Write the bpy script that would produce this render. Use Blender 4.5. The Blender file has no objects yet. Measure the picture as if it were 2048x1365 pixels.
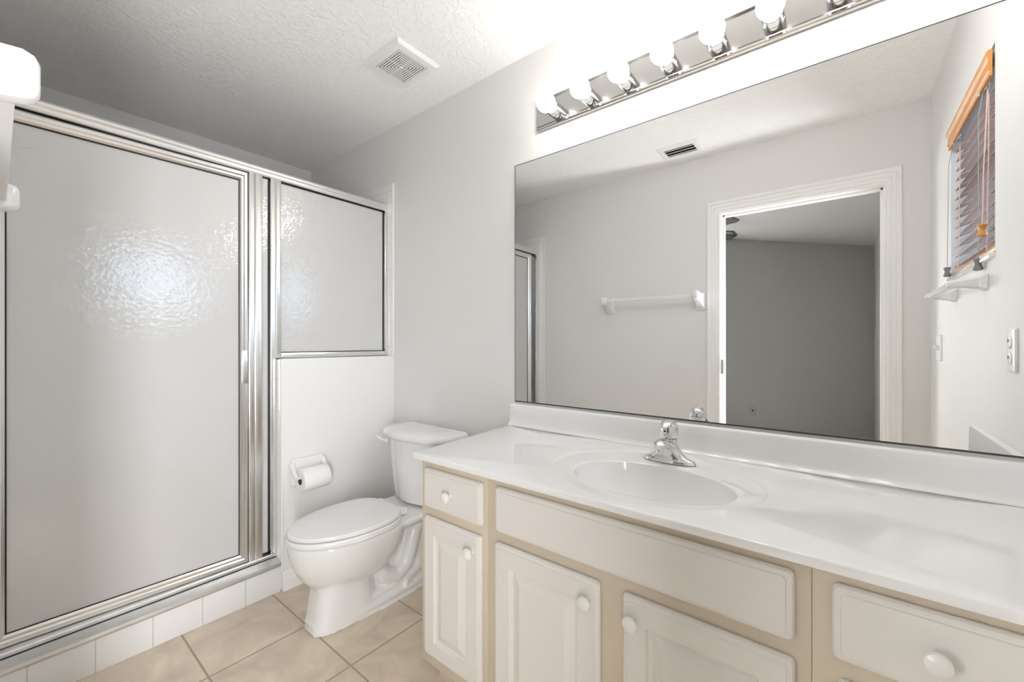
import bpy, bmesh, math, random
from mathutils import Vector, Matrix
random.seed(7)
PI = math.pi
sc = bpy.context.scene
C = sc.collection

# ------------------------------------------------------------------ camera, world, exposure
CAM_H = 1.17
cam_d = bpy.data.cameras.new('camera'); cam = bpy.data.objects.new('camera', cam_d); C.objects.link(cam)
cam.location = (0, 0, CAM_H)
cam.rotation_euler = (PI / 2, 0, math.atan2(664.0, 829.0))
cam_d.sensor_width = 36.0; cam_d.lens = 829.0 / 2048 * 36.0
cam_d.shift_y = 3.5 / 2048
cam_d.clip_start = 0.01
sc.camera = cam

W = bpy.data.worlds.new('world'); sc.world = W; W.use_nodes = True
bg = W.node_tree.nodes['Background']
bg.inputs[0].default_value = (0.66, 0.80, 1.0, 1); bg.inputs[1].default_value = 1.6

sc.view_settings.view_transform = 'Standard'; sc.view_settings.look = 'None'
sc.view_settings.gamma = 1.0; sc.view_settings.use_curve_mapping = False
sc.view_settings.exposure = 2.33
BULB = 4.9
# added fill lamps in the unseen part of the room beyond the doorway
al = bpy.data.lights.new('bedroom_fill_light', 'AREA'); al.shape = 'RECTANGLE'; al.size = 1.5; al.size_y = 1.3; al.energy = 62; al.color = (0.95, 0.97, 1.0)
alo = bpy.data.objects.new('bedroom_fill_light', al); alo.location = (-2.45, -3.10, 1.35); alo.rotation_euler = (PI / 2, 0, PI); C.objects.link(alo)
al = bpy.data.lights.new('bedroom_side_fill_light', 'AREA'); al.shape = 'RECTANGLE'; al.size = 0.13; al.size_y = 1.2; al.energy = 6.2; al.color = (0.97, 0.98, 1.0)
alo = bpy.data.objects.new('bedroom_side_fill_light', al); alo.location = (0.24, -0.335, 0.90); alo.rotation_euler = (PI / 2, 0, PI / 2); C.objects.link(alo)
try:
    cy = sc.cycles
    cy.max_bounces = 12; cy.diffuse_bounces = 9; cy.glossy_bounces = 6; cy.transmission_bounces = 8; cy.adaptive_threshold = 0.02
    cy.transparent_max_bounces = 12; cy.sample_clamp_indirect = 40.0; cy.blur_glossy = 0.5
    cy.use_denoising = True
except Exception:
    pass

# ------------------------------------------------------------------ layout numbers (metres)
YW = 1.470          # wall carrying the mirror
YM = 1.4647         # mirror face
YD = -0.1085        # door wall
XR = 0.3487         # window wall
XL = -3.090         # shower end wall
XH = -2.066         # outer face of curb and half wall
XG = -2.139         # plane of the shower glass
H = 2.44

# ------------------------------------------------------------------ materials
def nd(nt, t, **kw):
    n = nt.nodes.new(t)
    for k, v in kw.items(): setattr(n, k, v)
    return n

def mat(name, col, rough=0.5, metal=0.0, var=0.0, vscale=4.0, bump=0.0, bscale=60.0, bdist=0.002, coat=0.0, spec=0.5, detail=3.0):
    m = bpy.data.materials.new(name); m.use_nodes = True
    nt = m.node_tree; b = nt.nodes['Principled BSDF']
    b.inputs['Roughness'].default_value = rough; b.inputs['Metallic'].default_value = metal
    b.inputs['Coat Weight'].default_value = coat; b.inputs['Specular IOR Level'].default_value = spec
    b.inputs['Base Color'].default_value = (*col, 1)
    geo = nd(nt, 'ShaderNodeNewGeometry')
    if var:
        n = nd(nt, 'ShaderNodeTexNoise'); n.inputs['Scale'].default_value = vscale; n.inputs['Detail'].default_value = detail
        nt.links.new(geo.outputs['Position'], n.inputs['Vector'])
        r = nd(nt, 'ShaderNodeMapRange'); r.inputs[3].default_value = 1 - var; r.inputs[4].default_value = 1 + var
        nt.links.new(n.outputs['Fac'], r.inputs[0])
        mx = nd(nt, 'ShaderNodeVectorMath', operation='SCALE'); mx.inputs[0].default_value = col
        nt.links.new(r.outputs[0], mx.inputs['Scale']); nt.links.new(mx.outputs[0], b.inputs['Base Color'])
    if bump:
        n = nd(nt, 'ShaderNodeTexNoise'); n.inputs['Scale'].default_value = bscale; n.inputs['Detail'].default_value = detail
        nt.links.new(geo.outputs['Position'], n.inputs['Vector'])
        bp = nd(nt, 'ShaderNodeBump'); bp.inputs['Strength'].default_value = bump; bp.inputs['Distance'].default_value = bdist
        nt.links.new(n.outputs['Fac'], bp.inputs['Height']); nt.links.new(bp.outputs[0], b.inputs['Normal'])
    return m

def tile_mat(name, col, grout, axes, pitch, offs, gw, rough, var=0.0, vscale=6.0, bumpd=0.0012):
    """square tiles laid out in world metres on the two given axes"""
    m = bpy.data.materials.new(name); m.use_nodes = True
    nt = m.node_tree; b = nt.nodes['Principled BSDF']; L = nt.links.new
    geo = nd(nt, 'ShaderNodeNewGeometry'); sep = nd(nt, 'ShaderNodeSeparateXYZ'); L(geo.outputs['Position'], sep.inputs[0])
    ms = []
    for a, p, o in zip(axes, pitch, offs):
        s = nd(nt, 'ShaderNodeMath', operation='SUBTRACT'); L(sep.outputs['XYZ'.index(a)], s.inputs[0]); s.inputs[1].default_value = o
        d = nd(nt, 'ShaderNodeMath', operation='PINGPONG'); L(s.outputs[0], d.inputs[0]); d.inputs[1].default_value = p / 2
        r = nd(nt, 'ShaderNodeMapRange', interpolation_type='SMOOTHSTEP'); L(d.outputs[0], r.inputs[0])
        r.inputs[1].default_value = gw * 0.35; r.inputs[2].default_value = gw * 0.65
        ms.append(r.outputs[0])
    mn = nd(nt, 'ShaderNodeMath', operation='MINIMUM'); L(ms[0], mn.inputs[0]); L(ms[1], mn.inputs[1])
    n = nd(nt, 'ShaderNodeTexNoise'); n.inputs['Scale'].default_value = vscale; n.inputs['Detail'].default_value = 6; n.inputs['Distortion'].default_value = 0.8
    L(geo.outputs['Position'], n.inputs['Vector'])
    rr = nd(nt, 'ShaderNodeMapRange'); L(n.outputs['Fac'], rr.inputs[0]); rr.inputs[1].default_value = 0.25; rr.inputs[2].default_value = 0.75
    rr.inputs[3].default_value = 1 - var; rr.inputs[4].default_value = 1 + var * 0.6
    vs = nd(nt, 'ShaderNodeVectorMath', operation='SCALE'); vs.inputs[0].default_value = col; L(rr.outputs[0], vs.inputs['Scale'])
    mx = nd(nt, 'ShaderNodeMix', data_type='RGBA'); L(mn.outputs[0], mx.inputs[0])
    mx.inputs[6].default_value = (*grout, 1); L(vs.outputs[0], mx.inputs[7]); L(mx.outputs[2], b.inputs['Base Color'])
    ro = nd(nt, 'ShaderNodeMapRange'); L(mn.outputs[0], ro.inputs[0]); ro.inputs[3].default_value = 0.8; ro.inputs[4].default_value = rough
    L(ro.outputs[0], b.inputs['Roughness'])
    bp = nd(nt, 'ShaderNodeBump'); bp.inputs['Strength'].default_value = 0.6; bp.inputs['Distance'].default_value = bumpd
    L(mn.outputs[0], bp.inputs['Height']); L(bp.outputs[0], b.inputs['Normal'])
    return m

def emit_mat(name, col, s):
    m = bpy.data.materials.new(name); m.use_nodes = True; nt = m.node_tree
    b = nt.nodes['Principled BSDF']; b.inputs['Base Color'].default_value = (0.9, 0.9, 0.88, 1)
    b.inputs['Emission Color'].default_value = (*col, 1); b.inputs['Emission Strength'].default_value = s
    return m

def obscure_glass(name):
    m = bpy.data.materials.new(name); m.use_nodes = True; nt = m.node_tree; L = nt.links.new
    b = nt.nodes['Principled BSDF']; out = nt.nodes['Material Output']
    b.inputs['Base Color'].default_value = (0.97, 0.97, 0.965, 1); b.inputs['Roughness'].default_value = 0.16
    b.inputs['IOR'].default_value = 1.3; b.inputs['Transmission Weight'].default_value = 1.0
    geo = nd(nt, 'ShaderNodeNewGeometry')
    n = nd(nt, 'ShaderNodeTexNoise'); n.inputs['Scale'].default_value = 95; n.inputs['Detail'].default_value = 1.5
    n2 = nd(nt, 'ShaderNodeTexVoronoi'); n2.inputs['Scale'].default_value = 60
    L(geo.outputs['Position'], n.inputs['Vector']); L(geo.outputs['Position'], n2.inputs['Vector'])
    ad = nd(nt, 'ShaderNodeMath', operation='ADD'); L(n.outputs['Fac'], ad.inputs[0]); L(n2.outputs['Distance'], ad.inputs[1])
    bp = nd(nt, 'ShaderNodeBump'); bp.inputs['Strength'].default_value = 0.15; bp.inputs['Distance'].default_value = 0.004
    L(ad.outputs[0], bp.inputs['Height']); L(bp.outputs[0], b.inputs['Normal'])
    tr = nd(nt, 'ShaderNodeBsdfTransparent'); tr.inputs[0].default_value = (0.95, 0.95, 0.945, 1)
    tl = nd(nt, 'ShaderNodeBsdfTranslucent'); tl.inputs[0].default_value = (0.86, 0.855, 0.845, 1)
    m1 = nd(nt, 'ShaderNodeMixShader'); m1.inputs[0].default_value = 0.65; L(b.outputs[0], m1.inputs[1]); L(tr.outputs[0], m1.inputs[2])
    m2 = nd(nt, 'ShaderNodeMixShader'); m2.inputs[0].default_value = 0.06; L(m1.outputs[0], m2.inputs[1]); L(tl.outputs[0], m2.inputs[2])
    df = nd(nt, 'ShaderNodeBsdfDiffuse'); df.inputs[0].default_value = (0.95, 0.948, 0.942, 1)  # white diffuse share brightens the glass, standing in for light from inside
    m3 = nd(nt, 'ShaderNodeMixShader'); m3.inputs[0].default_value = 0.64; L(m2.outputs[0], m3.inputs[1]); L(df.outputs[0], m3.inputs[2])
    gl = nd(nt, 'ShaderNodeBsdfGlossy'); gl.inputs['Roughness'].default_value = 0.03; L(bp.outputs[0], gl.inputs['Normal'])
    fr = nd(nt, 'ShaderNodeFresnel'); fr.inputs[0].default_value = 2.0
    m4 = nd(nt, 'ShaderNodeMixShader'); L(fr.outputs[0], m4.inputs[0]); L(m3.outputs[0], m4.inputs[1]); L(gl.outputs[0], m4.inputs[2])
    L(m4.outputs[0], out.inputs['Surface'])
    return m

def clear_glass(name):
    m = bpy.data.materials.new(name); m.use_nodes = True; nt = m.node_tree; L = nt.links.new
    out = nt.nodes['Material Output']; nt.nodes.remove(nt.nodes['Principled BSDF'])
    g = nd(nt, 'ShaderNodeBsdfGlossy'); g.inputs['Roughness'].default_value = 0.02
    t = nd(nt, 'ShaderNodeBsdfTransparent'); t.inputs[0].default_value = (0.95, 0.97, 0.98, 1)
    f = nd(nt, 'ShaderNodeFresnel'); f.inputs[0].default_value = 1.45
    mx = nd(nt, 'ShaderNodeMixShader'); L(f.outputs[0], mx.inputs[0]); L(t.outputs[0], mx.inputs[1]); L(g.outputs[0], mx.inputs[2])
    L(mx.outputs[0], out.inputs['Surface'])
    return m

M = {}
M['paint'] = mat('wall_paint', (0.775, 0.768, 0.758), 0.55, var=0.012, vscale=1.5, bump=0.05, bscale=220, bdist=0.001)
M['ceil'] = mat('ceiling_paint', (0.94, 0.938, 0.932), 0.85)
M['halfpaint'] = mat('half_wall_paint', (0.82, 0.818, 0.81), 0.4, var=0.01)
M['trim'] = mat('trim_paint', (0.89, 0.887, 0.88), 0.3, var=0.01)
M['hallpaint_dimmed'] = mat('hall_paint_dimmed', (0.30, 0.297, 0.288), 0.7, var=0.02, bump=0.05, bscale=200, bdist=0.001)  # wall paint darkened so the far room stays dim under the fill lamps
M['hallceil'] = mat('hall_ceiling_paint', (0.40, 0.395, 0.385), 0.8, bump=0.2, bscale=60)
M['carpet'] = mat('hall_carpet', (0.45, 0.40, 0.34), 0.95, var=0.15, vscale=150, bump=0.5, bscale=300)
M['floor'] = tile_mat('beige_floor_tile', (0.70, 0.595, 0.475), (0.42, 0.33, 0.245), 'XY', (0.3395, 0.339), (-1.733, 0.468), 0.0065, 0.35, 0.24, 7.0)
M['tile_xz'] = tile_mat('white_wall_tile', (0.89, 0.887, 0.88), (0.72, 0.71, 0.70), 'XZ', (0.1525, 0.1525), (-2.118, 1.149), 0.003, 0.15, 0.01)
M['tile_yz'] = tile_mat('white_shower_tile', (0.89, 0.887, 0.88), (0.72, 0.71, 0.70), 'YZ', (0.1525, 0.1525), (0.0, 1.149), 0.003, 0.15, 0.01)
M['tile_curb'] = tile_mat('white_curb_tile', (0.84, 0.845, 0.845), (0.62, 0.62, 0.61), 'YZ', (0.157, 0.60), (0.066, -0.3), 0.0035, 0.15, 0.015)
M['trimtile'] = mat('bullnose_tile', (0.86, 0.855, 0.845), 0.15)
M['alu'] = mat('polished_aluminium', (0.84, 0.84, 0.83), 0.27, 1.0, var=0.02, vscale=8)
M['aludull'] = mat('worn_aluminium', (0.76, 0.755, 0.74), 0.42, 1.0, var=0.16, vscale=14, detail=6)
M['gasket'] = mat('black_gasket', (0.012, 0.012, 0.012), 0.5)
M['obscure'] = obscure_glass('obscure_glass')
M['chrome'] = mat('chrome', (0.74, 0.74, 0.735), 0.05, 1.0)
M['plate'] = mat('aged_chrome', (0.56, 0.55, 0.54), 0.14, 1.0, var=0.05, vscale=22, detail=5)
M['sockchrome'] = mat('socket_chrome', (0.42, 0.42, 0.415), 0.10, 1.0)
M['darkmetal'] = mat('dark_metal', (0.07, 0.07, 0.065), 0.4, 0.8)
M['bulb'] = emit_mat('lit_bulb', (1.0, 0.982, 0.95), BULB)
M['socketin'] = mat('bulb_collar', (0.7, 0.68, 0.62), 0.4)
M['mirror'] = mat('mirror_silver', (0.93, 0.935, 0.93), 0.0, 1.0)
M['mirroredge'] = mat('mirror_edge', (0.05, 0.05, 0.048), 0.3)
M['porcelain'] = mat('porcelain', (0.80, 0.802, 0.80), 0.10, coat=0.3)
M['seat'] = mat('seat_plastic', (0.83, 0.83, 0.825), 0.18)
M['ceramic'] = mat('ceramic', (0.82, 0.818, 0.81), 0.12, coat=0.2)
M['marble'] = mat('cultured_marble', (0.84, 0.84, 0.835), 0.10, coat=0.3)
M['cab'] = mat('cream_cabinet_door', (0.745, 0.722, 0.685), 0.34, var=0.02, vscale=3)
M['cabframe'] = mat('beige_cabinet_frame', (0.63, 0.55, 0.435), 0.45, var=0.04, vscale=5)
M['knob'] = mat('knob_white', (0.80, 0.785, 0.76), 0.2)
M['paper'] = mat('toilet_paper', (0.87, 0.865, 0.855), 0.95, bump=0.15, bscale=250)
M['core'] = mat('paper_core', (0.10, 0.09, 0.08), 0.9)
M['plastic'] = mat('white_plastic', (0.85, 0.85, 0.84), 0.3)
M['dark'] = mat('shade_black', (0.012, 0.012, 0.012), 0.9)  # near-black painted in for the shade inside gaps and slots
M['bar'] = mat('towel_bar_plastic', (0.80, 0.80, 0.785), 0.22)
M['oak'] = mat('honey_wood', (0.66, 0.30, 0.085), 0.35, var=0.16, vscale=25)
M['slat'] = mat('brown_slat', (0.30, 0.20, 0.16), 0.42, var=0.08, vscale=20)
M['cord'] = mat('pink_cord', (0.78, 0.56, 0.47), 0.8)
M['greycord'] = mat('grey_cord', (0.42, 0.42, 0.41), 0.7)
M['tassel'] = mat('grey_tassel', (0.22, 0.22, 0.215), 0.4)
M['headrail'] = mat('grey_headrail', (0.45, 0.46, 0.47), 0.4)
M['clearplastic'] = mat('clear_clip', (0.8, 0.82, 0.82), 0.1)
M['clear'] = clear_glass('window_glass')
M['fan'] = mat('dark_fan_blade', (0.03, 0.028, 0.026), 0.5)
M['hallplate'] = mat('grey_outlet_plate', (0.27, 0.265, 0.258), 0.5)
M['steel'] = mat('hinge_steel', (0.30, 0.29, 0.27), 0.35, 1.0)
M['pan'] = mat('shower_pan', (0.84, 0.835, 0.825), 0.4)

# knockdown texture of the ceiling
def knockdown(m):
    nt = m.node_tree; L = nt.links.new; b = nt.nodes['Principled BSDF']
    geo = nd(nt, 'ShaderNodeNewGeometry')
    n = nd(nt, 'ShaderNodeTexNoise'); n.inputs['Scale'].default_value = 46; n.inputs['Detail'].default_value = 4; n.inputs['Distortion'].default_value = 0.6
    L(geo.outputs['Position'], n.inputs['Vector'])
    r = nd(nt, 'ShaderNodeMapRange', interpolation_type='SMOOTHSTEP'); r.inputs[1].default_value = 0.46; r.inputs[2].default_value = 0.62
    L(n.outputs['Fac'], r.inputs[0])
    bp = nd(nt, 'ShaderNodeBump'); bp.inputs['Strength'].default_value = 0.65; bp.inputs['Distance'].default_value = 0.0025
    L(r.outputs[0], bp.inputs['Height']); L(bp.outputs[0], b.inputs['Normal'])
knockdown(M['ceil'])

# ------------------------------------------------------------------ mesh helpers (all coordinates are world metres)
class MB:
    def __init__(s): s.bm = bmesh.new()
    def _add(s, verts, faces):
        vs = [s.bm.verts.new(v) for v in verts]
        for f in faces:
            try: s.bm.faces.new([vs[i] for i in f])
            except ValueError: pass
        return vs
    def box(s, x0, x1, y0, y1, z0, z1, bev=0.0, seg=2):
        t = bmesh.new()
        bmesh.ops.create_cube(t, size=1.0)
        for v in t.verts:
            v.co = Vector(((x0 + x1) / 2 + v.co.x * (x1 - x0), (y0 + y1) / 2 + v.co.y * (y1 - y0), (z0 + z1) / 2 + v.co.z * (z1 - z0)))
        if bev: bmesh.ops.bevel(t, geom=t.edges[:], offset=bev, segments=seg, affect='EDGES', profile=0.5)
        s.merge(t); return s
    def merge(s, t, mtx=None):
        t.verts.index_update()
        vs = [s.bm.verts.new(mtx @ v.co if mtx else v.co) for v in t.verts]
        for f in t.faces: s.bm.faces.new([vs[v.index] for v in f.verts])
        t.free()
    def loft(s, rings, cap0=True, cap1=True, closed=True):
        R = [[s.bm.verts.new(p) for p in r] for r in rings]; n = len(R[0])
        for a, b in zip(R, R[1:]):
            for i in range(n if closed else n - 1):
                j = (i + 1) % n
                try: s.bm.faces.new((a[i], a[j], b[j], b[i]))
                except ValueError: pass
        if cap0: s.bm.faces.new(R[0][::-1])
        if cap1: s.bm.faces.new(R[-1])
        return s
    def lathe(s, prof, org, axis=(0, 0, 1), n=28, cap0=True, cap1=True):
        q = Vector((0, 0, 1)).rotation_difference(Vector(axis).normalized()); o = Vector(org)
        rings = []
        for r, h in prof:
            rings.append([o + q @ Vector((max(r, 1e-5) * math.cos(2 * PI * i / n), max(r, 1e-5) * math.sin(2 * PI * i / n), h)) for i in range(n)])
        return s.loft(rings, cap0, cap1)
    def tube(s, pts, rad, n=12, flat=1.0, up=(0, 0, 1)):
        pts = [Vector(p) for p in pts]; rings = []
        rr = rad if isinstance(rad, (list, tuple)) else [rad] * len(pts)
        for i, p in enumerate(pts):
            d = (pts[min(i + 1, len(pts) - 1)] - pts[max(i - 1, 0)]).normalized()
            u = Vector(up)
            if abs(d.dot(u)) > 0.95: u = Vector((1, 0, 0))
            a = d.cross(u).normalized(); b = a.cross(d).normalized()
            rings.append([p + a * rr[i] * math.cos(2 * PI * k / n) + b * rr[i] * flat * math.sin(2 * PI * k / n) for k in range(n)])
        return s.loft(rings)
    def slab(s, outline, z0, z1, r, n=4, dome=0.0):
        """rounded-edge slab from a horizontal outline (list of (x,y))"""
        def off(d):
            k = len(outline); res = []
            for i in range(k):
                a = Vector(outline[i - 1]); c = Vector(outline[(i + 1) % k]); t = (c - a).normalized()
                nrm = Vector((t.y, -t.x)); res.append(Vector(outline[i]) - nrm * d)
            return res
        area = sum(outline[i - 1][0] * outline[i][1] - outline[i][0] * outline[i - 1][1] for i in range(len(outline)))
        if area < 0: outline = outline[::-1]
        rings = []
        for i in range(n + 1):
            t = PI / 2 * i / n
            rings.append([(p.x, p.y, z0 + r - r * math.sin(PI / 2 - t) if False else z0 + r * (1 - math.sin(t))) for p in off(r * (1 - math.cos(PI / 2 - t)))][:])
        rings = rings[::-1] if rings[0][0][2] > rings[-1][0][2] else rings
        up = []
        for i in range(n + 1):
            t = PI / 2 * i / n
            up.append([(p.x, p.y, z1 - r + r * math.sin(t)) for p in off(r * (1 - math.cos(t)))])
        allr = rings + up
        if dome:
            base = [Vector(p) for p in up[-1]]; c = sum(base, Vector()) / len(base)
            for f in (0.75, 0.45, 0.15):
                allr.append([(c.x + (p.x - c.x) * f, c.y + (p.y - c.y) * f, z1 + dome * (1 - f * f)) for p in base])
        return s.loft(allr)
    def frame_sweep(s, corners, prof):
        """corners: list of (point, outward 2D offset dir in plane) ; prof: list of (offset, height) ; uses callables"""
        return s

def link(o, parent=None):
    C.objects.link(o)
    if parent: o.parent = parent
    return o

def root_loc(p):
    v = Vector((0, 0, 0))
    while p is not None:
        v += p.location; p = p.parent
    return v

def obj(name, mb, m, parent=None, label=None, sharp=35, smooth=True, remesh=0.0, orient=True):
    bm = mb.bm
    bmesh.ops.recalc_face_normals(bm, faces=bm.faces[:])
    o0 = root_loc(parent) if parent else Vector((0, 0, 0))
    me = bpy.data.meshes.new(name)
    for v in bm.verts: v.co -= o0
    bm.to_mesh(me); bm.free()
    me.materials.append(m)
    if smooth:
        me.polygons.foreach_set('use_smooth', [True] * len(me.polygons))
        try: me.set_sharp_from_angle(angle=math.radians(sharp))
        except Exception: pass
    o = bpy.data.objects.new(name, me); link(o, parent)
    if label: o['label'] = label
    if remesh:
        r = o.modifiers.new('remesh', 'REMESH'); r.mode = 'VOXEL'; r.voxel_size = remesh; r.use_smooth_shade = True
        sm = o.modifiers.new('smooth', 'SMOOTH'); sm.factor = 0.5; sm.iterations = 7
    return o

def thing(name, label, cat, loc, group=None):
    o = bpy.data.objects.new(name, None); o.empty_display_size = 0.05; o.location = loc
    link(o); o['label'] = label; o['category'] = cat
    if group: o['group'] = group
    return o

def tag(o, label, cat, group=None, kind=None):
    o['label'] = label; o['category'] = cat
    if group: o['group'] = group
    if kind: o['kind'] = kind
    return o

def struct(name, mb, m, parent=None, label=None, cat=None, **kw):
    o = obj(name, mb, m, parent, **kw)
    if not parent: o['kind'] = 'structure'
    if label: o['label'] = label
    if cat: o['category'] = cat
    return o

def rrect(x0, x1, z0, z1, r, n=4):
    r = max(min(r, (x1 - x0) / 2 - 1e-4, (z1 - z0) / 2 - 1e-4), 1e-4); pts = []
    for cx, cz, a in ((x1 - r, z1 - r, 0), (x0 + r, z1 - r, PI / 2), (x0 + r, z0 + r, PI), (x1 - r, z0 + r, 1.5 * PI)):
        for i in range(n + 1):
            t = a + PI / 2 * i / n; pts.append((cx + r * math.cos(t), cz + r * math.sin(t)))
    return pts

# ------------------------------------------------------------------ room shell
T = 0.115
struct('floor', MB().box(XL - 0.1, XR + 0.15, YD - T, YW + 0.1, -0.06, 0.0), M['floor'], label='beige square ceramic floor tiles', cat='floor')
struct('ceiling', MB().box(XL - 0.1, XR + 0.15, YD - T, YW + 0.1, H, H + 0.06), M['ceil'], label='white knockdown textured ceiling', cat='ceiling')
wall_back = struct('wall_back', MB().box(XL - 0.1, XR + 0.15, YW, YW + 0.1, 0, H), M['paint'], label='pale grey wall behind mirror, vanity and toilet', cat='wall')
wall_left = struct('wall_left', MB().box(XL - 0.1, XL, YD - T, YW, 0, H), M['paint'], label='pale grey end wall inside the shower', cat='wall')
# door wall with its opening
DX0, DX1, DZ = -0.660, 0.189, 2.052
b = MB()
b.box(XL, DX0, YD - T, YD, 0, H); b.box(DX1, XR + 0.15, YD - T, YD, 0, H); b.box(DX0, DX1, YD - T, YD, DZ, H)
wall_front = struct('wall_front', b, M['paint'], label='pale grey wall with the doorway, seen in the mirror', cat='wall')
# window wall with its opening
WY0, WY1, WZ0, WZ1 = 0.435, 1.079, 1.425, 2.062
b = MB()
b.box(XR, XR + 0.15, YD, WY0, 0, H); b.box(XR, XR + 0.15, WY1, YW, 0, H)
b.box(XR, XR + 0.15, WY0, WY1, 0, WZ0); b.box(XR, XR + 0.15, WY0, WY1, WZ1, H)
wall_right = struct('wall_right', b, M['paint'], label='pale grey wall with the window, seen in the mirror', cat='wall')

# tile surround in the shower (top at 2.107 m)
TZ = 2.109
b = MB().box(XL, XH - 0.006, YW - 0.010, YW, 0.02, TZ)
struct('tile_surround', b, M['tile_xz'], wall_back, label='white square wall tiles')
b = MB().box(XH - 0.008, XH + 0.004, YW - 0.0125, YW, 1.09, TZ, 0.004)
struct('tile_edge', b, M['trimtile'], wall_back, label='white bullnose edge tile')
b = MB().box(XL, XH - 0.006, YD, YD + 0.010, 0.02, TZ)
struct('tile_surround', b, M['tile_xz'], wall_front, label='white square wall tiles')
b = MB().box(XH - 0.008, XH + 0.004, YD, YD + 0.0125, 0.0, TZ, 0.004)
struct('tile_edge', b, M['trimtile'], wall_front, label='white bullnose edge tile')
b = MB().box(XL, XL + 0.010, YD + 0.01, YW - 0.01, 0.02, TZ)
struct('tile_surround', b, M['tile_yz'], wall_left, label='white square wall tiles')

# half wall beside the toilet
HW0, HZ = 0.842, 1.094
b = MB().box(XH - 0.115, XH, HW0 + 0.012, YW, 0, HZ, 0.004)
wall_half = struct('wall_half', b, M['halfpaint'], label='white half wall between shower and toilet', cat='wall')
b = MB().box(XH - 0.115, XH - 0.010, HW0, HW0 + 0.012, 0, HZ - 0.004)
struct('end_tile', b, M['tile_xz'], wall_half, label='white tiles on the end of the half wall')
b = MB().box(XH - 0.012, XH + 0.0035, HW0, HW0 + 0.014, 0.125, HZ, 0.004)
struct('tile_edge', b, M['trimtile'], wall_half, label='white bullnose corner tile')
b = MB().box(XH - 0.125, XH - 0.1155, HW0, YW - 0.01, 0.02, HZ)
struct('tile_surround', b, M['tile_yz'], wall_half, label='white square wall tiles')

# baseboards
def baseboard(name, p0, p1, nrm, lab):
    prof = [(0, 0), (0.013, 0), (0.013, 0.052), (0.011, 0.056), (0.011, 0.064), (0.008, 0.068), (0.008, 0.076), (0.004, 0.084), (0, 0.086)]
    rings = [[(p[0] + nrm[0] * a, p[1] + nrm[1] * a, z) for a, z in prof] for p in (p0, p1)]
    return struct(name, MB().loft(rings), M['trim'], label=lab, cat='baseboard', sharp=20)
baseboard('baseboard_left', (XH, HW0 + 0.005), (XH, YW - 0.013), (1, 0), 'white moulded baseboard on the half wall')
baseboard('baseboard_back', (XH, YW), (-1.10, YW), (0, -1), 'white moulded baseboard behind the toilet')
baseboard('baseboard_front', (XH + 0.006, YD), (-0.732, YD), (0, 1), 'white moulded baseboard on the doorway wall')

# doorway: jamb, casing, hinge
door = bpy.data.objects.new('door_1', None); door.location = (-0.24, YD, 0); link(door); door['kind'] = 'structure'
door['label'] = 'open doorway with white moulded casing, seen in the mirror'; door['category'] = 'doorway'
JX0, JX1, JZ = -0.640, 0.169, 2.031
b = MB(); b.box(DX0, JX0, YD - T, YD, 0, DZ, 0.001); b.box(JX1, DX1, YD - T, YD, 0, DZ, 0.001); b.box(JX0, JX1, YD - T, YD, JZ, DZ, 0.001)
b.box(JX0, JX0 + 0.011, YD - 0.078, YD - 0.040, 0, JZ, 0.001); b.box(JX1 - 0.011, JX1, YD - 0.078, YD - 0.040, 0, JZ, 0.001); b.box(JX0, JX1, YD - 0.078, YD - 0.040, JZ - 0.011, JZ, 0.001)
struct('jamb', b, M['trim'], door, sharp=20)
def casing(y, sgn):
    prof = [(0, 0), (0, 0.009), (0.006, 0.011), (0.012, 0.009), (0.016, 0.013), (0.030, 0.013), (0.034, 0.010), (0.040, 0.014), (0.052, 0.014),
            (0.056, 0.011), (0.064, 0.017), (0.076, 0.017), (0.081, 0.012), (0.083, 0)]
    xi0, xi1, zt = JX0 - 0.006, JX1 + 0.0, JZ + 0.006
    rings = []
    for X, sx, Z, sz in ((xi0, -1, 0, 0), (xi0, -1, zt, 1), (xi1, 1, zt, 1), (xi1, 1, 0, 0)):
        rings.append([(X + sx * o * (1.0 if sx < 0 else 0.91), y + sgn * t, Z + sz * o) for o, t in prof])
    return MB().loft(rings)
struct('casing', casing(YD, 1), M['trim'], door, sharp=15)
b = MB(); b.box(JX0 + 0.001, JX0 + 0.004, YD - 0.038, YD - 0.004, 0.965, 1.055, 0.0008)
b.tube([(JX0 + 0.006, YD - 0.004, 0.962), (JX0 + 0.006, YD - 0.004, 1.058)], 0.006)
for z in (0.985, 1.01, 1.035): b.lathe([(0.004, 0), (0.003, 0.0015)], (JX0 + 0.004, YD - 0.022, z), (1, 0, 0), 10)
struct('hinge', b, M['steel'], door, label='dark metal hinge')

# the dim room beyond the doorway
HX0, HX1, HY0 = -3.4, 0.26, -3.13
def hz(x): return 2.292 - 0.212 * x
b = MB(); b.box(HX0, HX1 + 0.1, HY0, YD - T, -0.06, -0.001)
struct('floor_hall', b, M['carpet'], label='carpet of the room beyond the doorway', cat='floor')
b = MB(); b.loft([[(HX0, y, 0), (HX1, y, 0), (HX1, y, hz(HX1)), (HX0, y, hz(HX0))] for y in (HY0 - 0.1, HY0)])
struct('wall_hall', b, M['hallpaint_dimmed'], label='wall of the room beyond the doorway, its dimness painted in', cat='wall', smooth=False)
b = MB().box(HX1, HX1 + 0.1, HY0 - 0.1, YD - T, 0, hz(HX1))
struct('wall_hall_right', b, M['hallpaint_dimmed'], label='side wall beyond the doorway, its dimness painted in', cat='wall')
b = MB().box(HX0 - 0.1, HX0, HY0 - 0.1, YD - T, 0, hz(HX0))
struct('wall_hall_left', b, M['hallpaint_dimmed'], label='far side wall beyond the doorway, its dimness painted in', cat='wall')
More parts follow.
